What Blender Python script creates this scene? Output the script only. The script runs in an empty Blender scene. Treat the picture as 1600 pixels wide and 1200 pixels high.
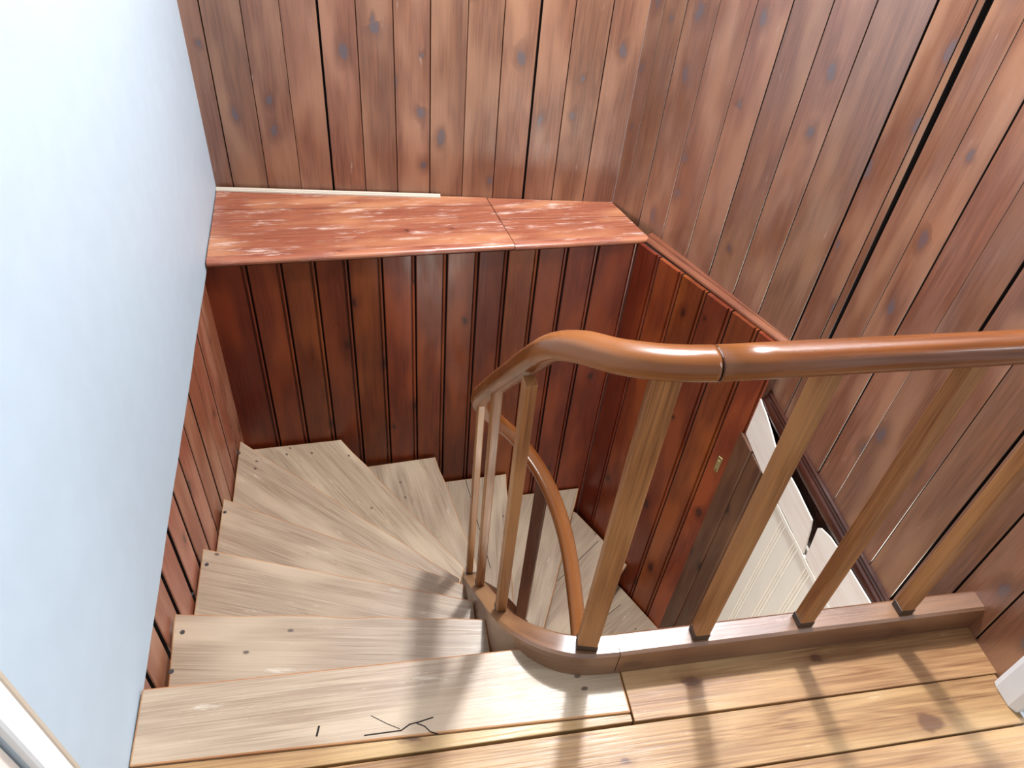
import bpy, bmesh, math, random
from mathutils import Vector, Matrix

random.seed(4)
SC = bpy.context.scene
COL = SC.collection

# ------------------------------------------------------------------ camera, light, exposure
cam = bpy.data.objects.new('camera', bpy.data.cameras.new('camera'))
COL.objects.link(cam)
cam.data.sensor_width = 36.0
cam.data.lens = 1155.0 / 1600.0 * 36.0
cam.data.clip_start = 0.02
_R = Vector((0.98308, -0.16524, 0.07907))      # camera right
_U = Vector((0.05522, 0.67888, 0.73217))       # camera up
_F = Vector((0.17467, 0.71541, -0.67652))      # camera forward
_R.normalize(); _F.normalize(); _U = _R.cross(_F) ; _U.normalize()
m = Matrix((( _R.x, _U.x, -_F.x, 0), (_R.y, _U.y, -_F.y, 0), (_R.z, _U.z, -_F.z, 1.55), (0, 0, 0, 1)))
cam.matrix_world = m
SC.camera = cam

w = bpy.data.worlds.new('daylight')
SC.world = w
w.use_nodes = True
bg = w.node_tree.nodes['Background']
bg.inputs[0].default_value = (0.80, 0.90, 1.0, 1)
bg.inputs[1].default_value = 0.56

def area(name, loc, target, sx, sy, power, color):
    d = bpy.data.lights.new(name, 'AREA')
    d.shape = 'RECTANGLE'; d.size = sx; d.size_y = sy; d.energy = power; d.color = color
    o = bpy.data.objects.new(name, d); COL.objects.link(o)
    o.location = loc
    o.rotation_euler = (Vector(target) - Vector(loc)).to_track_quat('-Z', 'Y').to_euler()
    return o
area('skylight_daylight', (0.88, 2.05, 2.60), (0.7, 1.6, 0.0), 0.62, 0.62, 48, (0.84, 0.93, 1.0))
area('skylight_sunlit_pane', (0.90, 2.04, 2.62), (0.6, 1.5, 0.0), 0.13, 0.13, 76, (0.94, 0.965, 1.0))
area('doorway_daylight', (2.40, 0.18, 1.55), (0.3, 0.35, 0.4), 0.55, 1.2, 28, (0.80, 0.91, 1.0))
area('lower_hall_fill', (0.62, 0.05, -1.25), (1.37, 1.15, -0.75), 0.5, 0.7, 15, (1.0, 0.92, 0.80))  # unseen fill added under the landing to brighten the white boards

SC.view_settings.view_transform = 'Standard'
SC.view_settings.look = 'None'
SC.view_settings.gamma = 1.0
SC.view_settings.use_curve_mapping = False
SC.view_settings.exposure = 0.35

# ------------------------------------------------------------------ materials
def srgb(r, g, b):
    def c(v):
        v /= 255.0
        return v / 12.92 if v <= 0.04045 else ((v + 0.055) / 1.055) ** 2.4
    return (c(r), c(g), c(b), 1)

class NT:
    def __init__(s, name):
        s.m = bpy.data.materials.new(name); s.m.use_nodes = True
        s.t = s.m.node_tree; s.b = s.t.nodes['Principled BSDF']
    def n(s, t, **k):
        o = s.t.nodes.new(t)
        for a, v in k.items(): setattr(o, a, v)
        return o
    def l(s, a, b): s.t.links.new(a, b)
    def math(s, op, a, b=None, clamp=False):
        o = s.n('ShaderNodeMath', operation=op, use_clamp=clamp)
        for i, v in enumerate((a, b)):
            if v is None: continue
            if isinstance(v, (int, float)): o.inputs[i].default_value = v
            else: s.l(v, o.inputs[i])
        return o.outputs[0]
    def mapr(s, v, a, b, c=0.0, d=1.0, smooth=False):
        o = s.n('ShaderNodeMapRange', interpolation_type='SMOOTHSTEP' if smooth else 'LINEAR')
        s.l(v, o.inputs[0])
        for i, x in enumerate((a, b, c, d)): o.inputs[i + 1].default_value = x
        return o.outputs[0]
    def mix(s, fac, a, b, blend='MIX'):
        o = s.n('ShaderNodeMix', data_type='RGBA', blend_type=blend)
        for i, v in ((0, fac), (6, a), (7, b)):
            if isinstance(v, (int, float)): o.inputs[i].default_value = v
            elif isinstance(v, tuple): o.inputs[i].default_value = v
            else: s.l(v, o.inputs[i])
        return o.outputs[2]

def wood(name, base, dark, light, rough=0.38, vary=0.35, knots=0.5, knot_col=srgb(60, 40, 35), grain=1.0, wear=0.0,
         wear_col=srgb(215, 200, 180), pits=0.0, spec=0.5, bump=0.15, contrast=0.7, ringf=6.0, hue=0.006, ior=1.5):
    t = NT(name)
    uv = t.n('ShaderNodeUVMap'); uv.uv_map = 'UVMap'
    geo = t.n('ShaderNodeNewGeometry')
    rnd = geo.outputs['Random Per Island']
    sep = t.n('ShaderNodeSeparateXYZ'); t.l(uv.outputs[0], sep.inputs[0])
    def coord(su, sv, kr):
        c = t.n('ShaderNodeCombineXYZ')
        t.l(t.math('ADD', t.math('MULTIPLY', sep.outputs[0], su), t.math('MULTIPLY', rnd, 0.37 * kr)), c.inputs[0])
        t.l(t.math('ADD', t.math('MULTIPLY', sep.outputs[1], sv), t.math('MULTIPLY', rnd, kr)), c.inputs[1])
        t.l(t.math('MULTIPLY', rnd, 57.0), c.inputs[2])
        return c.outputs[0]
    # growth rings: slow warp bands
    n1 = t.n('ShaderNodeTexNoise'); n1.inputs['Scale'].default_value = 1.0; n1.inputs['Detail'].default_value = 3
    n1.inputs['Distortion'].default_value = 0.6
    t.l(coord(26 * grain, 1.6, 31), n1.inputs['Vector'])
    rings = t.math('FRACT', t.math('MULTIPLY', n1.outputs['Fac'], ringf))
    rings = t.math('ABSOLUTE', t.math('SUBTRACT', rings, 0.5))
    rings = t.mapr(rings, 0.0, 0.5, 0, 1, True)
    n2 = t.n('ShaderNodeTexNoise'); n2.inputs['Scale'].default_value = 1.0; n2.inputs['Detail'].default_value = 4
    t.l(coord(260 * grain, 5, 17), n2.inputs['Vector'])
    n3 = t.n('ShaderNodeTexNoise'); n3.inputs['Scale'].default_value = 1.0; n3.inputs['Detail'].default_value = 2
    t.l(coord(9, 2.2, 71), n3.inputs['Vector'])
    g = t.math('ADD', t.math('MULTIPLY', rings, 0.35), t.math('MULTIPLY', t.mapr(n2.outputs['Fac'], 0.36, 0.64), 0.65))
    g = t.math('ADD', t.math('MULTIPLY', g, contrast), 0.72 * (1 - contrast))
    c = t.mix(g, dark, base)
    c = t.mix(t.mapr(n3.outputs['Fac'], 0.42, 0.7, 0, 0.75, True), c, light)
    # per board tone
    hs = t.n('ShaderNodeHueSaturation')
    wn = t.n('ShaderNodeTexWhiteNoise', noise_dimensions='1D'); t.l(rnd, wn.inputs['W'])
    t.l(t.mapr(wn.outputs['Value'], 0, 1, 1 - vary, 1 + vary * 0.6), hs.inputs['Value'])
    wn2 = t.n('ShaderNodeTexWhiteNoise', noise_dimensions='1D'); t.l(t.math('ADD', rnd, 3.7), wn2.inputs['W'])
    t.l(t.mapr(wn2.outputs['Value'], 0, 1, 0.5 - hue, 0.5 + hue), hs.inputs['Hue'])
    t.l(c, hs.inputs['Color'])
    c = hs.outputs[0]
    if knots > 0:
        v = t.n('ShaderNodeTexVoronoi', voronoi_dimensions='2D'); v.inputs['Scale'].default_value = 1.0
        nd = t.n('ShaderNodeTexNoise'); nd.inputs['Scale'].default_value = 2.3; nd.inputs['Detail'].default_value = 3
        cc = coord(9.5, 5.5, 23)
        t.l(cc, nd.inputs['Vector'])
        va = t.n('ShaderNodeVectorMath', operation='MULTIPLY_ADD')
        t.l(nd.outputs['Color'], va.inputs[0]); va.inputs[1].default_value = (0.35, 0.35, 0); t.l(cc, va.inputs[2])
        t.l(va.outputs[0], v.inputs['Vector'])
        sc = t.n('ShaderNodeSeparateColor'); t.l(v.outputs['Color'], sc.inputs[0])
        on = t.math('LESS_THAN', sc.outputs[0], knots)
        size = t.mapr(sc.outputs[1], 0, 1, 0.06, 0.19)
        r = t.math('DIVIDE', v.outputs['Distance'], size)
        core = t.math('MULTIPLY', t.mapr(r, 0.6, 1.15, 1, 0, True), on)
        halo = t.math('MULTIPLY', t.mapr(r, 0.8, 2.8, 0.55, 0, True), on)
        c = t.mix(halo, c, dark)
        c = t.mix(t.math('MULTIPLY', core, 0.85), c, knot_col)
    if wear > 0:
        nw = t.n('ShaderNodeTexNoise'); nw.inputs['Scale'].default_value = 1.0; nw.inputs['Detail'].default_value = 6
        nw.inputs['Roughness'].default_value = 0.7
        t.l(coord(38, 6, 91), nw.inputs['Vector'])
        c = t.mix(t.mapr(nw.outputs['Fac'], 0.66 - 0.16 * wear, 0.80 - 0.12 * wear, 0, 0.8, True), c, wear_col)
    if pits > 0:
        vp = t.n('ShaderNodeTexVoronoi', voronoi_dimensions='2D'); vp.inputs['Scale'].default_value = 1.0
        t.l(coord(34, 20, 13), vp.inputs['Vector'])
        scp = t.n('ShaderNodeSeparateColor'); t.l(vp.outputs['Color'], scp.inputs[0])
        onp = t.math('LESS_THAN', scp.outputs[0], pits)
        c = t.mix(t.math('MULTIPLY', t.mapr(vp.outputs['Distance'], 0.10, 0.2, 0.85, 0, True), onp), c, srgb(70, 58, 52))
    t.l(c, t.b.inputs['Base Color'])
    nr = t.n('ShaderNodeTexNoise'); nr.inputs['Scale'].default_value = 1.0; nr.inputs['Detail'].default_value = 4
    t.l(coord(14, 5, 41), nr.inputs['Vector'])
    t.l(t.mapr(nr.outputs['Fac'], 0.3, 0.7, rough - 0.07, rough + 0.12), t.b.inputs['Roughness'])
    t.b.inputs['Specular IOR Level'].default_value = spec
    t.b.inputs['IOR'].default_value = ior
    bp = t.n('ShaderNodeBump'); bp.inputs['Strength'].default_value = bump; bp.inputs['Distance'].default_value = 0.002
    t.l(t.math('ADD', g, t.math('MULTIPLY', n3.outputs['Fac'], 1.5)), bp.inputs['Height'])
    t.l(bp.outputs[0], t.b.inputs['Normal'])
    return t.m

def plain(name, col, rough=0.6, metal=0.0, noise=0.0, nscale=30, bump=0.0, spec=0.5):
    t = NT(name)
    tc = t.n('ShaderNodeTexCoord')
    n = t.n('ShaderNodeTexNoise'); n.inputs['Scale'].default_value = nscale; n.inputs['Detail'].default_value = 5
    t.l(tc.outputs['Object'], n.inputs['Vector'])
    dk = tuple(v * (1 - noise) for v in col[:3]) + (1,)
    t.l(t.mix(t.mapr(n.outputs['Fac'], 0.35, 0.65), dk, col), t.b.inputs['Base Color'])
    t.b.inputs['Roughness'].default_value = rough
    t.b.inputs['Metallic'].default_value = metal
    t.b.inputs['Specular IOR Level'].default_value = spec
    if bump:
        bp = t.n('ShaderNodeBump'); bp.inputs['Strength'].default_value = bump; bp.inputs['Distance'].default_value = 0.002
        t.l(n.outputs['Fac'], bp.inputs['Height']); t.l(bp.outputs[0], t.b.inputs['Normal'])
    return t.m

M = {}
M['upper'] = wood('stained_pine_boards', srgb(138, 86, 57), srgb(88, 46, 30), srgb(164, 116, 86), rough=0.42, vary=0.13,
                  knots=0.20, knot_col=srgb(86, 76, 82), wear=0.10, wear_col=srgb(205, 182, 164), grain=0.8, spec=0.7, hue=0.004, ior=1.7)
M['upper_gloss'] = wood('varnished_pine_boards', srgb(134, 84, 57), srgb(88, 48, 32), srgb(160, 114, 84), rough=0.36, vary=0.13,
                        knots=0.20, knot_col=srgb(82, 72, 78), wear=0.10, wear_col=srgb(205, 182, 164), grain=0.8, spec=0.8, hue=0.004, ior=2.05)
M['lower'] = wood('red_stained_pine', srgb(116, 49, 23), srgb(82, 29, 15), srgb(140, 67, 30), rough=0.33, vary=0.22,
                  knots=0.10, knot_col=srgb(50, 20, 14), grain=0.7, bump=0.08)
M['ledge'] = wood('worn_red_pine', srgb(156, 92, 67), srgb(116, 58, 42), srgb(188, 128, 90), rough=0.30, vary=0.10,
                  knots=0.08, knot_col=srgb(80, 40, 30), wear=0.8, wear_col=srgb(206, 180, 166), grain=0.7)
M['tread'] = wood('worn_tread_wood', srgb(171, 150, 126), srgb(125, 101, 80), srgb(187, 165, 139), rough=0.34, vary=0.11,
                  knots=0.0, wear=0.28, wear_col=srgb(206, 194, 176), pits=0.02, grain=1.5, bump=0.3, contrast=0.75, ringf=4.0, hue=0.003, spec=0.55, ior=1.5)
M['floor'] = wood('honey_pine_floor', srgb(174, 134, 88), srgb(122, 82, 46), srgb(190, 154, 106), rough=0.40, vary=0.08,
                  knots=0.2, knot_col=srgb(88, 52, 28), wear=0.12, wear_col=srgb(220, 198, 166), grain=0.8, contrast=1.0, bump=0.25)
M['rail'] = wood('polished_rail_wood', srgb(128, 69, 33), srgb(94, 47, 21), srgb(150, 90, 48), rough=0.22, vary=0.05,
                 knots=0.0, grain=0.9, bump=0.03)
M['baluster'] = wood('oak_baluster_wood', srgb(162, 108, 62), srgb(112, 66, 33), srgb(180, 130, 82), rough=0.40, vary=0.10,
                     knots=0.0, grain=1.0, bump=0.08, contrast=0.95)
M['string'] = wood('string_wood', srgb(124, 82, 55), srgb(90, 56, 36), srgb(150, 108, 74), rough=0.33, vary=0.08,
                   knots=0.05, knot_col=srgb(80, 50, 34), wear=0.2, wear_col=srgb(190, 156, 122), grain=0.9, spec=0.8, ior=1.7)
M['tread_edge'] = wood('worn_tread_edge', srgb(178, 126, 82), srgb(142, 92, 54), srgb(190, 144, 100), rough=0.4, vary=0.03, knots=0.0)
M['left_panel'] = wood('sheen_red_boards', srgb(152, 88, 62), srgb(118, 58, 40), srgb(172, 118, 92), rough=0.38, vary=0.1, knots=0.1,
                       knot_col=srgb(80, 46, 36), grain=0.8, spec=0.9)  # paler base carries the grazing sheen of these boards in its colour
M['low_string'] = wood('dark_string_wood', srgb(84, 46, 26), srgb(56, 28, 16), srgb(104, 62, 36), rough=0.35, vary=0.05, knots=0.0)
M['riser'] = wood('riser_wood', srgb(112, 88, 72), srgb(80, 60, 48), srgb(130, 106, 88), rough=0.5, vary=0.1, knots=0.0)
M['post'] = wood('dark_post_wood', srgb(100, 64, 44), srgb(68, 40, 28), srgb(116, 78, 54), rough=0.4, vary=0.05, knots=0.04,
                 knot_col=srgb(40, 24, 18))
M['mould'] = wood('dark_mould_wood', srgb(128, 70, 50), srgb(84, 38, 28), srgb(150, 92, 66), rough=0.28, vary=0.05, knots=0.0)
M['beam'] = wood('dark_beam_wood', srgb(70, 34, 26), srgb(38, 16, 13), srgb(96, 52, 40), rough=0.25, vary=0.05, knots=0.0)
M['white_board'] = wood('cream_painted_board', srgb(238, 228, 216), srgb(226, 208, 194), srgb(242, 232, 220), rough=0.5, vary=0.02,
                        knots=0.0, grain=0.4, bump=0.05)
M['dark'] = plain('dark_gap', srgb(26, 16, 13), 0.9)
M['foot'] = plain('dark_stained_foot', srgb(56, 40, 30), 0.45, noise=0.2)
M['plaster'] = plain('white_plaster', srgb(178, 194, 206), 0.55, noise=0.035, nscale=14, bump=0.12)
M['white_paint'] = plain('white_gloss_paint', srgb(232, 236, 238), 0.4, noise=0.02)
M['cream_paint'] = plain('cream_paint', srgb(238, 229, 214), 0.5, noise=0.03, nscale=8)
M['tan'] = plain('tan_strip_and_shadow_line', srgb(190, 176, 158), 0.5)
M['door'] = plain('pale_beige_door', srgb(232, 222, 212), 0.45, noise=0.02)
M['brass'] = plain('aged_brass', srgb(196, 178, 124), 0.38, metal=0.7, noise=0.25, nscale=120)
M['bronze'] = plain('dark_bronze', srgb(84, 70, 44), 0.5, metal=0.5)
M['nail'] = plain('iron_nail', srgb(58, 54, 56), 0.5, metal=0.4)
M['ceiling'] = plain('white_ceiling_paint', srgb(236, 238, 238), 0.7)
M['lowfloor'] = wood('lower_floor_boards', srgb(130, 112, 94), srgb(96, 78, 64), srgb(150, 132, 112), rough=0.45, vary=0.1, knots=0.1)

# ------------------------------------------------------------------ mesh helpers
def obj(name, bm, mats, parent=None, smooth=False, bevel=0.0, seg=2):
    me = bpy.data.meshes.new(name)
    bmesh.ops.recalc_face_normals(bm, faces=bm.faces[:])
    if smooth:
        for f in bm.faces: f.smooth = True
    bm.to_mesh(me); bm.free()
    if not isinstance(mats, (list, tuple)): mats = [mats]
    for a in mats: me.materials.append(a)
    o = bpy.data.objects.new(name, me); COL.objects.link(o)
    if parent is not None: o.parent = parent
    if bevel > 0:
        b = o.modifiers.new('bevel', 'BEVEL'); b.width = bevel; b.segments = seg; b.limit_method = 'ANGLE'
        b.angle_limit = math.radians(40)
    return o

def new_bm():
    bm = bmesh.new(); bm.loops.layers.uv.new('UVMap'); return bm

def tag(o, label, cat, group=None, kind=None):
    o['label'] = label; o['category'] = cat
    if group: o['group'] = group
    if kind: o['kind'] = kind
    return o

def thing(name, label, cat, loc=(0, 0, 0), group=None, kind=None):
    o = bpy.data.objects.new(name, None); COL.objects.link(o)
    o.empty_display_size = 0.05
    o.location = loc
    bpy.context.view_layer.update()
    return tag(o, label, cat, group, kind)

def under(o, root):
    """parent o (built in world coordinates) under root without moving it"""
    o.parent = root
    o.matrix_parent_inverse = Matrix.Translation(root.location).inverted()
    return o

def extrude(bm, pts, ev, uax, vax, mat=0, closed=True, smooth_ids=()):
    """prism: polygon pts (Vectors) pushed along ev; uv by dot products with uax, vax"""
    uvl = bm.loops.layers.uv.active
    a = [bm.verts.new(p) for p in pts]; b = [bm.verts.new(p + ev) for p in pts]
    fs = []
    n = len(pts)
    for i in range(n if closed else n - 1):
        j = (i + 1) % n
        fs.append(bm.faces.new((a[i], a[j], b[j], b[i])))
    if closed:
        fs.append(bm.faces.new(a[::-1])); fs.append(bm.faces.new(b))
    e3 = uax.cross(vax)
    for f in fs:
        f.material_index = mat
        for lp in f.loops:
            c = lp.vert.co
            lp[uvl].uv = (c.dot(uax) + c.dot(e3), c.dot(vax))
    return fs

def box(bm, o, a, b, c, mat=0, uax=None, vax=None):
    """box from corner o with edge vectors a, b, c; grain along b unless given"""
    uax = uax or a.normalized(); vax = vax or b.normalized()
    return extrude(bm, [o, o + a, o + a + b, o + b], c, uax, vax, mat)

def V(*a): return Vector(a)

def along(p0, p1):
    p0 = V(p0[0], p0[1], 0); p1 = V(p1[0], p1[1], 0)
    return p0, (p1 - p0).normalized(), (p1 - p0).length

UPV = V(0, 0, 1)

def plank_wall(name, p0, p1, bounds, gaps, z0, z1, mat, side, bead=False, thick=0.018, parent=None, jag=0.0, chamf=0.0025, gk=1.0, taper=None):
    """vertical boards from p0 to p1; bounds are seams along the wall, gaps the width of each inner seam;
    side = +1/-1 which way (left/right of p0->p1) the face looks. face lies on the line p0-p1."""
    o, d, L = along(p0, p1)
    nrm = V(-d.y, d.x, 0) * side                       # towards the room
    bm = new_bm()
    for i in range(len(bounds) - 1):
        s0 = bounds[i] + (gaps[i - 1] * gk / 2 if i > 0 else 0)
        s1 = bounds[i + 1] - (gaps[i] * gk / 2 if i < len(bounds) - 2 else 0)
        zz0 = z0 + random.uniform(0, jag)
        off = random.uniform(-0.0012, 0.0008)
        c = chamf
        prof = [(s0, -thick), (s0, off - c), (s0 + c, off)]
        if bead:
            # bead and quirk along the far edge of the board
            w_, q = 0.011, 0.006
            e = s1 - w_ - q
            prof += [(e, off), (e + 0.001, off - 0.011), (e + q - 0.001, off - 0.011)]
            for k in range(5):
                a = math.pi - math.pi * k / 4
                prof.append((e + q + w_ / 2 + w_ / 2 * math.cos(a) * 0.98, off - 0.005 + 0.0045 * math.sin(a)))
        else:
            prof += [(s1 - c, off)]
        prof += [(s1, off - 0.006 if bead else off - c), (s1, -thick)]
        pts = [o + d * s + nrm * t + UPV * zz0 for s, t in prof]
        fs = extrude(bm, pts, UPV * (z1 - zz0), d, UPV, 0)
        fs[0].material_index = 1; fs[len(pts) - 2].material_index = 1   # seam shade put into the colour of the board edges
        if taper and i in taper:
            for v in {v for f in fs for v in f.verts}:
                s_ = (v.co - o).dot(d)
                if v.co.z > z1 - 0.01 and s_ > (s0 + s1) / 2: v.co -= d * taper[i]
    # dark backing seen through the seams
    b0 = o + d * (bounds[0] + 0.002) + nrm * (-thick - 0.012) + UPV * (z0 + 0.002)
    box(bm, b0, d * (bounds[-1] - bounds[0] - 0.004), UPV * (z1 - z0 - 0.004), nrm * 0.0115, 1)
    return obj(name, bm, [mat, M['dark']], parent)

def catmull(pts, n=10):
    P = [Vector(p) for p in pts]
    P = [P[0] * 2 - P[1]] + P + [P[-1] * 2 - P[-2]]
    out = []
    for i in range(1, len(P) - 2):
        for k in range(n):
            t = k / n
            a, b, c, d = P[i - 1:i + 3]
            out.append(0.5 * ((2 * b) + (c - a) * t + (2 * a - 5 * b + 4 * c - d) * t * t + (3 * b - a - 3 * c + d) * t ** 3))
    out.append(P[-2].copy())
    return out

def sweep(bm, path, prof, plumb=False, mat=0):
    """sweep a closed section (side, up) along path; plumb keeps the section's up vertical"""
    uvl = bm.loops.layers.uv.active
    rows = []; dist = [0.0]
    for i in range(1, len(path)): dist.append(dist[-1] + (path[i] - path[i - 1]).length)
    per = [0.0]
    for i in range(len(prof)):
        a, b = prof[i], prof[(i + 1) % len(prof)]
        per.append(per[-1] + math.hypot(a[0] - b[0], a[1] - b[1]))
    for i, p in enumerate(path):
        t = (path[min(i + 1, len(path) - 1)] - path[max(i - 1, 0)]).normalized()
        side = t.cross(UPV).normalized()
        up = UPV if plumb else side.cross(t).normalized()
        rows.append([bm.verts.new(p + side * a + up * b) for a, b in prof])
    n = len(prof)
    for i in range(len(rows) - 1):
        for j in range(n):
            k = (j + 1) % n
            f = bm.faces.new((rows[i][j], rows[i][k], rows[i + 1][k], rows[i + 1][j]))
            f.material_index = mat
            for lp, uv in zip(f.loops, ((per[j], dist[i]), (per[j + 1], dist[i]), (per[j + 1], dist[i + 1]), (per[j], dist[i + 1]))):
                lp[uvl].uv = uv
    for r in (rows[0][::-1], rows[-1]):
        f = bm.faces.new(r); f.material_index = mat
        for lp in f.loops: lp[uvl].uv = (lp.vert.co.x, lp.vert.co.y)

def lathe_disc(bm, c, nrm, r, h, n=10, mat=0):
    q = nrm.to_track_quat('Z', 'Y').to_matrix()
    pts = [c + q @ V(r * math.cos(2 * math.pi * i / n), r * math.sin(2 * math.pi * i / n), 0) for i in range(n)]
    extrude(bm, pts, nrm * h, q @ V(1, 0, 0), q @ V(0, 1, 0), mat)

# ------------------------------------------------------------------ the setting
# plan points of the stair well
PL0, PL1 = (-0.437, -1.25), (-0.61, 2.885)            # white plaster wall, left
UB0, UB1 = (-0.625, 2.873), (1.015, 2.714)            # upper boards, back
SW0, SW1 = (1.015, 2.714), (1.390, 1.755)             # upper boards, splayed part on the right
NW0, NW1 = (1.390, 1.755), (1.355, 0.500)             # upper boards, near part on the right
LB0, LB1 = (-0.615, 2.343), (1.050, 2.430)            # lower panelling, back
LR0, LR1 = (1.050, 2.430), (1.360, 1.740)             # lower panelling, right
LL0, LL1 = (-0.535, 0.750), (-0.6275, 2.880)          # lower panelling, left
TOP = 2.56

# plaster wall with the door opening in it
def plaster_wall():
    o, d, L = along(PL0, PL1)
    out = V(-d.y, d.x, 0)                              # away from the room
    bm = new_bm()
    ys = lambda y: (y + 1.25) / (L and d.y)
    a, b = ys(-0.35), ys(0.483)
    for s0, s1, z0, z1 in ((0, a, 0, TOP), (a, b, 2.02, TOP), (b, ys(0.76), -0.02, TOP)):
        box(bm, o + d * s0 + UPV * z0, d * (s1 - s0), UPV * (z1 - z0), out * 0.10)
    # beyond the landing the plaster hangs a little below the floor line, with an uneven lower edge
    s0, s1 = ys(0.76), L
    pts = []
    n = 28
    for i in range(n + 1):
        s = s0 + (s1 - s0) * i / n
        pts.append(o + d * s + UPV * (-0.022 + random.uniform(-0.003, 0.003)))
    pts += [o + d * s1 + UPV * TOP, o + d * s0 + UPV * TOP]
    extrude(bm, pts, out * 0.0125, d, UPV)
    box(bm, o + d * s0 + out * 0.0125 + UPV * 0.03, d * (s1 - s0), UPV * (TOP - 0.03), out * 0.0875)
    w = obj('wall_left', bm, M['plaster'])
    tag(w, 'white plastered wall along the left side of the stairs', 'wall', kind='structure')
plaster_wall()

ub = [-0.002, 0.085, 0.223, 0.354, 0.483, 0.613, 0.742, 0.873, 1.006, 1.134, 1.263, 1.385, 1.519, 1.648]
ug = [0.003, 0.0018, 0.0015, 0.006, 0.002, 0.002, 0.0025, 0.0015, 0.002, 0.006, 0.002, 0.002]
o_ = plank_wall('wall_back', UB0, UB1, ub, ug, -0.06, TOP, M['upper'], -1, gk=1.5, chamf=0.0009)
tag(o_, 'upper wall of reddish brown vertical boards above the ledge', 'wall', kind='structure')

# right wall: the splayed part and the near part are one wall of upper boards
def right_wall():
    sp = [0.0, 0.183, 0.327, 0.478, 0.608, 0.741, 0.870, 1.026]
    sg = [0.002, 0.0015, 0.0025, 0.002, 0.003, 0.0018]
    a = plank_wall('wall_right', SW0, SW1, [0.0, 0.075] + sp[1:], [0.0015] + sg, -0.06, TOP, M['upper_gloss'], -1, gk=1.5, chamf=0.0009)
    nb = [0.004, 0.129, 0.174, 0.290, 0.400, 0.512, 0.625, 0.745, 0.862, 0.979, 1.091, 1.190]
    ng = [0.003, 0.009, 0.0015, 0.003, 0.002, 0.006, 0.002, 0.005, 0.004, 0.002]
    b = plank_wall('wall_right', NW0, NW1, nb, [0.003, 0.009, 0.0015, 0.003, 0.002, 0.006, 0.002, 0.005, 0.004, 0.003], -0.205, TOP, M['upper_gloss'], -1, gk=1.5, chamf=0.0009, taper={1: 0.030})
    tag(a, 'splayed upper wall of brown vertical boards right of the back corner', 'wall', kind='structure')
    tag(b, 'brown board wall behind the landing balusters on the right', 'wall', kind='structure')
right_wall()

# lower panelling round the well
lb = [0.0, 0.161, 0.283, 0.402, 0.520, 0.646, 0.771, 0.893, 1.017, 1.134, 1.258, 1.377, 1.505, 1.667]
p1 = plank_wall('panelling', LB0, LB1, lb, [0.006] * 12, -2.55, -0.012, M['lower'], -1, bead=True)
tag(p1, 'dark red beaded panelling under the ledge at the back of the stairs', 'panelling', kind='structure')
lr = [0.0, 0.125, 0.255, 0.389, 0.516, 0.644, 0.756]
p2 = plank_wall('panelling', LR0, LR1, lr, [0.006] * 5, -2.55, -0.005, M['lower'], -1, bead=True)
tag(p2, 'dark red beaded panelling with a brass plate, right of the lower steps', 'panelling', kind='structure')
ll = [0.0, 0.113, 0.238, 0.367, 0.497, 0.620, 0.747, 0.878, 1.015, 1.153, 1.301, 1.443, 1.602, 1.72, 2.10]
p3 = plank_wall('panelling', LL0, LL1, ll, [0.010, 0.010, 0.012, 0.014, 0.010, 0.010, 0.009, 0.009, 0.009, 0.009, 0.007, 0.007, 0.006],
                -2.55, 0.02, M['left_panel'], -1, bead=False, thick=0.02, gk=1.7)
tag(p3, 'red brown boards below the white plaster beside the upper treads', 'panelling', kind='structure')

# unseen fillers added to block light leaks behind the corners of the lower panelling
bm = new_bm()
box(bm, V(1.052, 2.433, -2.55), V(0.14, 0.0, 0), V(0, 0.12, 0), UPV * 2.53)
obj('wall_back', bm, M['post'])['kind'] = 'structure'

bm = new_bm()
box(bm, V(1.3625, 1.742, -2.5), V(0.05, 0.0, 0), V(0, 0.05, 0), UPV * 2.49)
box(bm, V(1.412, 1.70, -0.20), V(0.05, 0.0, 0), V(0, 0.14, 0), UPV * (TOP + 0.19))
obj('wall_right', bm, M['post'])['kind'] = 'structure'

# floor of the landing: boards running left to right
def landing_floor():
    bm = new_bm()
    X = V(1, 0, 0)
    def row(x0, x1, ya0, ya1, yb0, yb1, z=0.0, th=0.022):
        pts = [V(x0, ya0, z), V(x1, ya1, z), V(x1, yb1, z), V(x0, yb0, z)]
        extrude(bm, pts, V(0, 0, -th), V(0, 1, 0), X)
    row(-0.523, 0.482, 0.5885, 0.5885, 0.632, 0.6045, -0.001)          # narrow strip behind the top tread
    row(0.486, 1.366, 0.5875, 0.5815, 0.752, 0.752)                    # board the curb stands on
    g = 0.0022
    ys = [0.5855, 0.467, 0.350, 0.228, 0.105, -0.02, -0.14, -0.265, -0.39, -0.51, -0.635, -0.76, -0.88, -1.0, -1.12, -1.25]
    for i in range(len(ys) - 1):
        y1, y0 = ys[i], ys[i + 1]
        xr = 1.352 if y0 > 0.45 or y1 < -0.35 else 2.4
        xl = -0.524 + (y0 - 0.5) * -0.0
        row(xl + 0.0423 * (0.6 - y0) * 1.0, xr, y0 + g, y0 + g, y1 - g, y1 - g - (0.004 if i == 0 else 0), random.uniform(-0.0008, 0.0))
    # joists and dark underside
    pts = [V(-0.43, -1.24, -0.024), V(2.38, -1.24, -0.024), V(2.38, 0.40, -0.024), V(1.34, 0.42, -0.024), V(1.34, 0.745, -0.024),
           V(0.52, 0.745, -0.024), V(0.52, 0.60, -0.024), V(-0.49, 0.60, -0.024)]
    extrude(bm, pts, V(0, 0, -0.17), X, V(0, 1, 0), 1)
    o = obj('floor', bm, [M['floor'], M['post']], bevel=0.0012, seg=1)
    tag(o, 'honey coloured pine floorboards of the landing', 'floor', kind='structure')
landing_floor()

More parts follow.
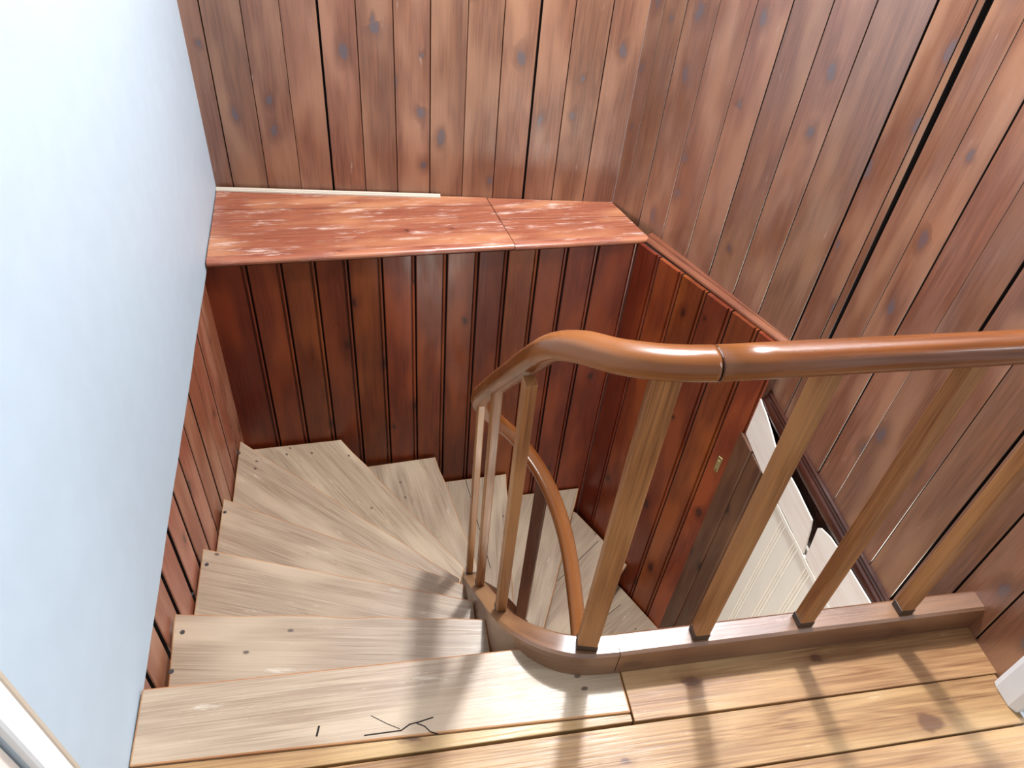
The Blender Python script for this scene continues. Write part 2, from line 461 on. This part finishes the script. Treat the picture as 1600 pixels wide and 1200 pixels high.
# lower hall floor
bm = new_bm()
for i in range(14):
    box(bm, V(-0.9 + 0.18 * i, -1.3, -2.62), V(0.177, 0, 0), V(0, 4.0, 0), V(0, 0, 0.06))
tag(obj('floor', bm, M['lowfloor']), 'grey brown boards of the hall floor far below the stairs', 'floor', kind='structure')

# ceiling with the skylight opening
def ceiling():
    bm = new_bm()
    x0, x1, y0, y1 = 0.55, 1.21, 1.72, 2.38
    for a, b, c, d in ((-0.75, 2.45, -1.3, y0), (-0.75, 2.45, y1, 3.0), (-0.75, x0, y0, y1), (x1, 2.45, y0, y1)):
        box(bm, V(a, c, TOP), V(b - a, 0, 0), V(0, d - c, 0), V(0, 0, 0.04))
    tag(obj('ceiling', bm, M['ceiling']), 'white ceiling above the stairwell', 'ceiling', kind='structure')
    bm = new_bm()
    for a, b, c, d in ((x0 - 0.05, x1 + 0.05, y0 - 0.05, y0), (x0 - 0.05, x1 + 0.05, y1, y1 + 0.05), (x0 - 0.05, x0, y0, y1), (x1, x1 + 0.05, y0, y1)):
        box(bm, V(a, c, TOP + 0.041), V(b - a, 0, 0), V(0, d - c, 0), V(0, 0, 0.10))
    tag(obj('window_1', bm, M['white_paint'], bevel=0.004), 'white skylight frame above the stairs', 'window', kind='structure')
ceiling()

# doorway casing on the right wall
def right_casing():
    bm = new_bm()
    o, d, L = along(NW0, NW1)
    nrm = V(d.y, -d.x, 0)
    prof = [(0, 0), (0, 0.020), (0.012, 0.024), (0.056, 0.024), (0.072, 0.014), (0.072, 0)]
    s = 1.193
    extrude(bm, [o + d * (s + a) + nrm * (b + 0.0005) + UPV * 0.0005 for a, b in prof], UPV * 2.05, d, UPV)
    box(bm, V(1.3575, 0.475, 0.0005), V(0.13, 0, 0), V(0, 0.018, 0), UPV * 2.04)
    box(bm, V(1.3575, -0.368, 0.0005), V(0.13, 0, 0), V(0, 0.018, 0), UPV * 2.04)
    box(bm, V(1.3325, -0.44, 0.0005), V(0.024, 0, 0), V(0, 0.07, 0), UPV * 2.05)
    box(bm, V(1.3325, -0.44, 2.051), V(0.024, 0, 0), V(0, 1.0, 0), UPV * 0.08)
    tag(obj('door_1', bm, M['white_paint'], bevel=0.002), 'white casing of the doorway at the right end of the landing', 'door frame', kind='structure')
    bm = new_bm()
    box(bm, V(1.357, -1.25, 0), V(0.11, 0, 0), V(0, 0.875, 0), UPV * TOP)
    box(bm, V(1.357, -0.36, 2.06), V(0.11, 0, 0), V(0, 0.83, 0), UPV * (TOP - 2.06))
    tag(obj('wall_right', bm, M['plaster']), 'pale wall around the doorway on the right of the landing', 'wall', kind='structure')
right_casing()

# door in the plaster wall, bottom left
def left_door():
    o, d, L = along(PL0, PL1)
    nrm = V(d.y, -d.x, 0)
    ys = lambda y: (y + 1.25) / d.y
    bm = new_bm()
    prof = [(0, 0), (0, 0.010), (0.004, 0.013), (0.040, 0.013), (0.045, 0.009), (0.045, 0)]
    extrude(bm, [o + d * (ys(0.484) + a) + nrm * (b + 0.0005) + UPV * 0.001 for a, b in prof], UPV * 2.06, d, UPV)
    extrude(bm, [o + d * (ys(-0.352) - a) + nrm * (b + 0.0005) + UPV * 0.001 for a, b in prof], UPV * 2.06, d, UPV)
    box(bm, o + d * ys(-0.40) + nrm * 0.0005 + UPV * 2.063, d * (ys(0.54) - ys(-0.40)), UPV * 0.05, nrm * 0.013)
    e = [(0.0455, 0), (0.0455, 0.006), (0.050, 0.009), (0.056, 0.009), (0.061, 0.004), (0.061, 0)]
    extrude(bm, [o + d * (ys(0.484) + a) + nrm * (b + 0.0005) + UPV * 0.001 for a, b in e], UPV * 2.06, d, UPV, 1)  # tan strip: shadow gap beside the casing, put into the colour
    f = obj('door_2', bm, [M['white_paint'], M['tan']])
    tag(f, 'white door with tan strip coloured as a shadow line beside its casing in the plaster wall', 'door', kind='structure')
    bm = new_bm()
    box(bm, o + d * ys(-0.347) - nrm * 0.035 + UPV * 0.004, d * (ys(0.480) - ys(-0.347)), UPV * 2.012, nrm * 0.030)
    lf = obj('door_leaf', bm, M['door'], f, bevel=0.002)
left_door()

# ------------------------------------------------------------------ ledge and mouldings
def ledge():
    root = thing('ledge', 'worn reddish wooden ledge across the back of the stairwell', 'ledge', (0.2, 2.6, 0))
    FL, FR = V(-0.582, 2.347, 0), V(1.088, 2.444, 0)
    BL, BR = V(-0.606, 2.868, 0), V(1.012, 2.718, 0)
    gx = (FR - FL).normalized(); gy = V(-gx.y, gx.x, 0)
    def P(s, t):
        a = FL.lerp(FR, s); b = BL.lerp(BR, s); return a.lerp(b, t)
    sj = 0.670
    rows = [(0, sj - 0.001, 0.03, 0.03, 0.30, 0.42), (0, sj - 0.001, 0.304, 0.426, 0.66, 0.80), (0, sj - 0.001, 0.664, 0.806, 0.985, 0.985),
            (sj + 0.001, 1, 0.03, 0.03, 0.50, 0.55), (sj + 0.001, 1, 0.508, 0.558, 0.985, 0.985)]
    for i, (s0, s1, a0, a1, b0, b1) in enumerate(rows):
        bm = new_bm()
        z = 0.020 - 0.001 * (i % 2) - (0.002 if s0 > 0 else 0)
        pts = [P(s0, a0), P(s1, a1), P(s1, b1), P(s0, b0)]
        extrude(bm, [p + UPV * z for p in pts], V(0, 0, -0.03), gy, gx)
        under(obj('ledge_board', bm, M['ledge'], bevel=0.002), root)
    # rounded nosing along the front edge
    for s0, s1, dz in ((0, sj - 0.001, 0), (sj + 0.001, 1.0, -0.003)):
        bm = new_bm()
        a, b = P(s0, 0.0) + UPV * (0.006 + dz), P(s1, 0.0) + UPV * (0.006 + dz)
        prof = [(0.014, -0.014), (-0.012, -0.014)] + [(-0.006 - 0.014 * math.sin(t), 0.0 - 0.013 * math.cos(t)) for t in [math.pi * k / 7 for k in range(8)]] + [(0.014, 0.013)]
        path = [a.lerp(b, k / 6) for k in range(7)]
        sweep(bm, path, [(-x, y) for x, y in prof])
        under(obj('nosing', bm, M['ledge']), root)
    # thin pale strip at the back of the ledge, left two thirds only
    bm = new_bm()
    a, b = P(0.0, 0.955), P(0.55, 0.955)
    sweep(bm, [a + UPV * 0.0225, b + UPV * 0.0225], [(-0.010, -0.002), (0.010, -0.002), (0.009, 0.003), (0.003, 0.004), (0.001, 0.001), (-0.001, 0.005), (-0.009, 0.007), (-0.010, 0.007)][::-1])
    under(obj('back_strip', bm, M['tan']), root)
    # deep filler below the boards so the ledge closes on the wall
    bm = new_bm()
    pts = [P(0.0, 0.05), P(1, 0.05), P(1, 0.97), P(0, 0.97)]
    pts[1] += V(0.03, 0, 0); pts[2] += V(0.025, 0, 0)
    extrude(bm, [p + UPV * (-0.0125) for p in pts], V(0, 0, -0.05), gy, gx)
    under(obj('ledge_base', bm, M['post']), root)
ledge()

def moulding():
    a, b = V(1.088, 2.446, 0.008), V(1.383, 1.760, 0.008)
    prof = [(-0.028, -0.018), (0.004, -0.018)] + [(0.004 + 0.012 * math.sin(t), -0.006 - 0.012 * math.cos(t)) for t in [math.pi * k / 6 for k in range(1, 7)]] + [(-0.004, 0.007), (-0.006, 0.012), (-0.018, 0.014), (-0.028, 0.014)]
    bm = new_bm()
    sweep(bm, [a.lerp(b, k / 8) for k in range(9)], [(p[0], p[1]) for p in prof])
    tag(obj('trim_1', bm, M['mould']), 'rounded wooden moulding running from the ledge corner along the right panelling', 'moulding', kind='structure')
moulding()

# ------------------------------------------------------------------ the stair
RISE = 0.192
CEN = V(0.45, 1.40, 0)
WALLS = None
# nosing lines (outer end, inner end) of each step down from the landing
NOS = [((-0.515, 0.787), (0.302, 0.777)),
       ((-0.541, 1.075), (0.233, 0.965)),
       ((-0.552, 1.405), (0.231, 1.135)),
       ((-0.564, 1.750), (0.231, 1.310)),
       ((-0.582, 2.205), (0.238, 1.455)),
       ((-0.190, 2.352), (0.285, 1.620)),
       ((0.240, 2.376), (0.385, 1.625)),
       ((0.606, 2.396), (0.515, 1.622)),
       ((1.022, 2.418), (0.635, 1.545)),
       ((1.222, 2.036), (0.672, 1.480)),
       ((1.350, 1.760), (0.675, 1.360)),
       ((1.360, 1.480), (0.670, 1.200)),
       ((1.355, 1.200), (0.670, 1.020))]

def offset_line(l, dist):
    """push a nosing line back (towards the step above)"""
    a, b = V(*l[0], 0), V(*l[1], 0)
    d = (b - a).normalized(); n = V(d.y, -d.x, 0)
    return a + n * dist, b + n * dist

stair = thing('winder_staircase', 'wooden winder stairs with worn pale treads turning down around the well', 'staircase', (0.1, 1.5, -2.0))

def build_stair():
    corners = {5: [(-0.586, 2.330)], 9: [(1.030, 2.405)]}
    # the top tread is part of the stair but level with the landing
    bm = new_bm()
    gx = V(0.9905, -0.0275, 0).normalized()
    pts = [V(-0.5145, 0.6345, 0), V(0.484, 0.6070, 0), V(0.484, 0.740, 0), V(0.40, 0.745, 0), V(0.345, 0.765, 0), V(0.315, 0.778, 0), V(-0.5185, 0.789, 0)]
    extrude(bm, [p for p in pts], V(0, 0, -0.032), V(0, 1, 0), gx)
    global top_tread
    tr0 = top_tread = under(obj('tread', bm, [M['tread'], M['tread_edge']], bevel=0.004, seg=2), stair); tr0.modifiers[0].material = 1
    for k in range(1, len(NOS)):
        z = -RISE * k
        a, b = V(*NOS[k][0], 0), V(*NOS[k][1], 0)
        # keep the tread clear of the wall string
        back_a, back_b = offset_line(NOS[k - 1], 0.032)
        gx = (b - a).normalized(); gy = V(-gx.y, gx.x, 0)
        if k == 1: back_b = V(0.233, back_b.y, 0)
        pts = [a, b, back_b, back_a]
        if k == 4: pts = [a, b, back_b, back_a]
        if k == 5: pts = [a, b, back_b, back_a + V(0.0, 0.0, 0), V(-0.588, 2.328, 0)]
        if k == 9: pts = [a, b, back_b, back_a, V(1.032, 2.395, 0)]
        # small irregularities of the worn front edge
        n = 9
        d = (b - a)
        nn = V(gx.y, -gx.x, 0)
        front = [a + d * (i / n) + nn * (random.uniform(-0.003, 0.003) if 0 < i < n else 0) for i in range(n + 1)]
        poly = front + pts[2:]
        bm = new_bm()
        uvx = gx
        extrude(bm, [p + UPV * z for p in poly], V(0, 0, -0.032), gy, gx)
        tr = under(obj('tread', bm, [M['tread'], M['tread_edge']], bevel=0.0035, seg=2), stair); tr.modifiers[0].material = 1
        # nail heads near the wall end
        bm = new_bm()
        nback = V(gx.y, -gx.x, 0)
        if k in (1, 2, 3, 4):
            bm.free()
            for f_, g_ in ((0.045, 0.05), (0.05, 0.15)):
                bm = new_bm()
                lathe_disc(bm, a + d * f_ + nback * g_ + UPV * (z - 0.001), UPV, 0.006, 0.0016)
                nb = obj('nail', bm, M['nail']); nb.parent = tr
        else:
            bm.free()
    # risers under each nosing
    for k in range(0, len(NOS)):
        a, b = offset_line(NOS[k], 0.022)
        d = (b - a).normalized(); n = V(d.y, -d.x, 0)
        sh = 0.006
        bm = new_bm()
        zt = -RISE * k - 0.0325; zb = -RISE * (k + 1) + 0.0005
        if k == len(NOS) - 1: zb = -2.56
        box(bm, a + d * sh + UPV * zb, d * ((b - a).length - sh), UPV * (zt - zb), n * 0.018, 0, UPV, d)
        under(obj('riser', bm, M['riser']), stair)
build_stair()

# cracks seen in two of the lower treads are seams between two boards: thin dark inlays
def tread_seam(p, q, z):
    a, b = V(*p, z), V(*q, z)
    d = (b - a).normalized(); n = V(-d.y, d.x, 0)
    bm = new_bm()
    box(bm, a - n * 0.0015 - UPV * 0.002, b - a, n * 0.003, UPV * 0.0024)
    under(obj('seam', bm, M['dark']), stair)
tread_seam((0.395, 2.375), (0.445, 1.85), -RISE * 7)
tread_seam((1.108, 2.20), (0.83, 1.98), -RISE * 9)
tread_seam((1.19, 1.92), (0.99, 1.80), -RISE * 10)

def crack(pts, wd):
    bm = new_bm()
    for (x0, y0), (x1, y1) in zip(pts, pts[1:]):
        a, b = V(x0, y0, -0.0012), V(x1, y1, -0.0012)
        d = (b - a).normalized(); n = V(-d.y, d.x, 0)
        box(bm, a - n * wd / 2 - d * wd / 3, (b - a) + d * wd * 0.66, n * wd, UPV * 0.0016)
    c = obj('crack', bm, M['dark']); c.parent = top_tread
for pts, wd in (([(-0.071, 0.634), (-0.032, 0.634), (0.002, 0.634), (0.02, 0.644), (0.043, 0.647), (0.068, 0.652)], 0.0026), ([(0.035, 0.644), (0.05, 0.636), (0.06, 0.624), (0.075, 0.617)], 0.0022), ([(-0.057, 0.672), (-0.025, 0.651), (-0.001, 0.638)], 0.0014), ([(-0.161, 0.664), (-0.165, 0.646)], 0.004)):
    crack(pts, wd)

# ------------------------------------------------------------------ balustrade
bal = thing('balustrade', 'curved wooden handrail with square balusters round the stairwell', 'balustrade', (0.6, 0.72, 0))

STRING = [(0.56, 0.720, 0.085), (0.47, 0.720, 0.085), (0.395, 0.726, 0.083), (0.335, 0.750, 0.074), (0.288, 0.796, 0.045),
          (0.263, 0.865, -0.020), (0.258, 0.95, -0.118), (0.258, 1.12, -0.315), (0.259, 1.30, -0.53), (0.266, 1.40, -0.66), (0.290, 1.49, -0.79)]
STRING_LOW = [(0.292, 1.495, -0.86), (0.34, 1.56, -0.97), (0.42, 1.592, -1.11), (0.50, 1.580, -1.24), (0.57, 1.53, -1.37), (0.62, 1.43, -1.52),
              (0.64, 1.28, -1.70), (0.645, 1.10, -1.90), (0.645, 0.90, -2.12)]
def build_string():
    # level curb on the landing
    bm = new_bm()
    hw = 0.0255
    a, b = V(1.366, 0.7215, 0), V(0.4705, 0.7205, 0)
    path = [a.lerp(b, k / 6) for k in range(7)]
    sec = [(-hw, 0.0005), (-hw, 0.079), (-hw + 0.006, 0.085), (hw - 0.006, 0.085), (hw, 0.079), (hw, 0.0005)]
    sweep(bm, path, sec, True)
    under(obj('curb', bm, M['string']), bal)
    # curved string that winds down with the steps, in two lengths
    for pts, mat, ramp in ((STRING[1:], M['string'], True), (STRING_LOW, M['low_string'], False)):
        path = [Vector(p) for p in catmull(pts, 8)]
        bm = new_bm()
        uvl = bm.loops.layers.uv.active
        rows = []; dist = 0; last = None
        for i, p in enumerate(path):
            t = (path[min(i + 1, len(path) - 1)] - path[max(i - 1, 0)]); t.z = 0; t.normalize()
            side = t.cross(UPV).normalized()
            if last is not None: dist += (p - last).length
            last = p
            f = min(1.0, max(0.0, (i - 6) / 12.0)) if ramp else 1.0
            depth = 0.0845 + f * 0.25
            h_ = hw if ramp else 0.02
            sec = [(-h_, -depth), (-h_, -0.006), (-h_ + 0.006, 0), (h_ - 0.006, 0), (h_, -0.006), (h_, -depth)]
            rows.append(([bm.verts.new(p + side * a_ + UPV * b_) for a_, b_ in sec], sec, dist))
        n = 6
        for i in range(len(rows) - 1):
            for j in range(n):
                k = (j + 1) % n
                f = bm.faces.new((rows[i][0][j], rows[i][0][k], rows[i + 1][0][k], rows[i + 1][0][j]))
                for lp, (r, q) in zip(f.loops, ((i, j), (i, k), (i + 1, k), (i + 1, j))):
                    s = rows[r][1][q]
                    lp[uvl].uv = (s[0] + s[1], rows[r][2])
                f.smooth = True
        bm.faces.new(rows[0][0][::-1]); bm.faces.new(rows[-1][0])
        o = under(obj('string', bm, mat), bal)
        es = o.modifiers.new('edges', 'EDGE_SPLIT'); es.split_angle = math.radians(35)
build_string()

RAIL = [(0.468, 0.7215, 0.886), (0.425, 0.726, 0.885), (0.380, 0.740, 0.880), (0.336, 0.768, 0.869), (0.300, 0.815, 0.848),
        (0.278, 0.875, 0.800), (0.267, 0.95, 0.712), (0.262, 1.06, 0.582), (0.261, 1.18, 0.445), (0.260, 1.30, 0.305), (0.262, 1.40, 0.185),
        (0.285, 1.49, 0.06), (0.345, 1.565, -0.08), (0.44, 1.60, -0.23), (0.54, 1.555, -0.40), (0.605, 1.45, -0.57), (0.635, 1.30, -0.77),
        (0.645, 1.10, -1.00), (0.645, 0.90, -1.23)]
def rail_section():
    pts = []
    for k in range(20):
        a = 2 * math.pi * k / 20 + 0.08
        c, s = math.cos(a), math.sin(a)
        x = 0.0275 * abs(c) ** 0.85 * (1 if c > 0 else -1)
        y = (0.023 if s > 0 else 0.024) * abs(s) ** 0.8 * (1 if s > 0 else -1)
        pts.append((x, y))
    return pts
def build_rail():
    sec = rail_section()
    bm = new_bm()
    a, b = V(1.368, 0.7215, 0.886), V(0.470, 0.7215, 0.886)
    sweep(bm, [a.lerp(b, k / 10) for k in range(11)], sec)
    under(obj('handrail', bm, M['rail'], smooth=True), bal)
    bm = new_bm()
    sweep(bm, catmull(RAIL, 8), sec)
    under(obj('curved_handrail', bm, M['rail'], smooth=True), bal)
    bm = new_bm()
    sweep(bm, [V(0.4701, 0.7215, 0.886), V(0.4678, 0.7215, 0.886)], [(x * 1.004, y * 1.004) for x, y in sec])
    under(obj('rail_joint', bm, M['beam'], smooth=False), bal)
build_rail()

def baluster(x, y, zb, zt, ang, wx, wy, foot=True, mat='baluster'):
    c, s = math.cos(ang), math.sin(ang)
    ex, ey = V(c, s, 0), V(-s, c, 0)
    bm = new_bm()
    o = V(x, y, zb) - ex * wx / 2 - ey * wy / 2
    box(bm, o, ex * wx, ey * wy, UPV * (zt - zb), 0, ex, UPV)
    b = under(obj('baluster', bm, M[mat], bevel=0.0025), bal)
    if foot:
        bm = new_bm()
        o = V(x, y, zb + 0.0003) - ex * (wx / 2 + 0.001) - ey * (wy / 2 + 0.001)
        box(bm, o, ex * (wx + 0.002), ey * (wy + 0.002), UPV * 0.018)
        f = obj('foot', bm, M['foot'], bevel=0.001); f.parent = b
def build_balusters():
    for x in (0.655, 0.903, 1.155):
        baluster(x, 0.7205, 0.0855, 0.876, 0, 0.033, 0.030)
    baluster(0.402, 0.7265, 0.0845, 0.872, math.radians(-14), 0.043, 0.028)
    baluster(0.2605, 0.935, -0.105, 0.672, 0, 0.024, 0.030)
    baluster(0.258, 1.190, -0.398, 0.418, 0, 0.022, 0.030)
    baluster(0.263, 1.400, -0.655, 0.165, 0, 0.020, 0.028)
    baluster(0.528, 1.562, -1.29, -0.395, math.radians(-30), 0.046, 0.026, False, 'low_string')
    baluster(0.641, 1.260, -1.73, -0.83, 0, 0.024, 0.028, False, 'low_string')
build_balusters()

# ------------------------------------------------------------------ opening with white boards, right of the lower steps
def lower_opening():
    o, d, L = along(NW0, NW1)
    nrm = V(d.y, -d.x, 0)
    def P(s, z, t=0.0): return o + d * s + UPV * z + nrm * t
    # dark rounded beam under the upper boards
    bm = new_bm()
    prof = [(-0.02, -0.205), (0.004, -0.205), (0.010, -0.209), (0.011, -0.214), (0.007, -0.2175), (0.012, -0.222), (0.012, -0.226)]
    prof += [(0.006 + 0.017 * math.sin(t), -0.254 + 0.026 * math.cos(t)) for t in [math.pi * k / 8 for k in range(1, 9)]]
    prof += [(-0.004, -0.286), (-0.004, -0.300), (-0.02, -0.300)]
    extrude(bm, [P(0.002, z, t) for t, z in prof], d * 1.19, nrm, d)
    # dark board the white boards are nailed to
    box(bm, P(0.002, -0.47, -0.02), d * 1.19, UPV * 0.168, nrm * 0.012, 0, UPV, d)
    b = obj('beam', bm, M['beam'])
    tag(b, 'dark rounded beam above the white boards behind the balusters', 'beam', kind='structure')
    # white boards with a wavy upper edge
    root = thing('white_panelling', 'cream painted boards with ragged top edge seen between the landing balusters', 'panelling', tuple(P(0.5, -2.5)))
    def board(name, pts, th=0.006, t0=-0.0075, parent=root):
        bm = new_bm()
        extrude(bm, [P(s, z, t0) for s, z in pts], nrm * th, UPV, d)
        return under(obj(name, bm, M['white_board']), parent)
    top1 = [(0.003, -0.238), (0.03, -0.252), (0.07, -0.258), (0.11, -0.270), (0.15, -0.284), (0.19, -0.300), (0.24, -0.312), (0.29, -0.312), (0.34, -0.306),
            (0.39, -0.306), (0.44, -0.310), (0.48, -0.312), (0.505, -0.314)]
    slit = [(0.520, -0.352), (0.532, -0.398), (0.543, -0.440)]
    # front layer overlaps the beam: keep it clear of the roll
    board('header_board', [(0.003, -0.428)] + top1 + slit + [(0.543, -0.444), (0.40, -0.440), (0.30, -0.442), (0.19, -0.446), (0.09, -0.436)], 0.005, 0.0245)
    top2 = [(0.558, -0.440), (0.556, -0.400), (0.549, -0.350), (0.542, -0.305), (0.552, -0.292), (0.60, -0.272), (0.65, -0.264), (0.72, -0.262), (0.80, -0.256), (0.87, -0.250), (1.0, -0.246), (1.18, -0.244)]
    board('header_board', top2 + [(1.18, -0.446), (0.9, -0.444), (0.7, -0.446)], 0.005, 0.0245)
    # bumpy strip between header and beaded boards
    bm = new_bm()
    n = 60
    up = [(0.205 + 0.98 * i / n, -0.4465 + random.uniform(-0.002, 0.001)) for i in range(n + 1)]
    dn = [(0.205 + 0.98 * i / n, -0.462 + random.uniform(-0.003, 0.002)) for i in range(n + 1)]
    extrude(bm, [P(s, z, 0.021) for s, z in up + dn[::-1]], nrm * 0.010, UPV, d)
    under(obj('batten', bm, M['cream_paint']), root)
    # beaded boards below
    bm = new_bm()
    s = 0.215
    while s < 1.17:
        wdt = 0.098
        prof = [(0, -0.012), (0, 0.020), (0.003, 0.023), (wdt - 0.030, 0.023), (wdt - 0.0285, 0.018), (wdt - 0.026, 0.018), (wdt - 0.024, 0.0225),
                (wdt - 0.016, 0.0225), (wdt - 0.0145, 0.018), (wdt - 0.012, 0.018), (wdt - 0.010, 0.023), (wdt - 0.003, 0.023), (wdt - 0.0006, 0.020), (wdt - 0.0006, -0.012)]
        extrude(bm, [P(s + a, -2.55, t) for a, t in prof], UPV * 2.095, d, UPV)
        s += wdt
    under(obj('beaded_boards', bm, M['cream_paint']), root)
    # dark post left of them
    bm = new_bm()
    box(bm, P(-0.012, -2.55, -0.012), d * 0.105, UPV * (2.55 - 0.436), nrm * 0.052, 0, d, UPV)
    box(bm, P(0.095, -2.55, -0.012), d * 0.090, UPV * (2.55 - 0.445), nrm * 0.046, 0, d, UPV)
    p = obj('post', bm, M['post'], bevel=0.004)
    tag(p, 'dark brown wooden post beside the brass plate below the white boards', 'post')
    # wall continuing under the landing so the lower hall closes
    bm = new_bm()
    box(bm, V(1.425, 1.80, -2.56), V(0, -3.0, 0), UPV * 2.3, V(0.03, 0, 0))
    tag(obj('wall_right', bm, M['cream_paint']), 'pale wall of the lower hall behind the white boards', 'wall', kind='structure')
lower_opening()

# brass plate on the lower panelling
def plate():
    o, d, L = along(LR0, LR1)
    nrm = V(d.y, -d.x, 0)
    def P(s, z, t): return o + d * s + UPV * z + nrm * t
    root = thing('brass_plate', 'small brass plate screwed to the dark red panelling', 'plate', tuple(P(0.696, -0.70, 0)))
    bm = new_bm()
    box(bm, P(0.686, -0.702, 0.001), d * 0.021, UPV * 0.084, nrm * 0.003, 0, d, UPV)
    under(obj('back_plate', bm, M['brass'], bevel=0.001), root)
    bm = new_bm()
    box(bm, P(0.693, -0.684, 0.004), d * 0.007, UPV * 0.048, nrm * 0.003, 0, d, UPV)
    under(obj('raised_bar', bm, M['brass'], bevel=0.001), root)
    for z in (-0.694, -0.626):
        bm = new_bm()
        lathe_disc(bm, P(0.6965, z, 0.004), nrm, 0.003, 0.0012)
        under(obj('screw', bm, M['bronze']), root)
plate()
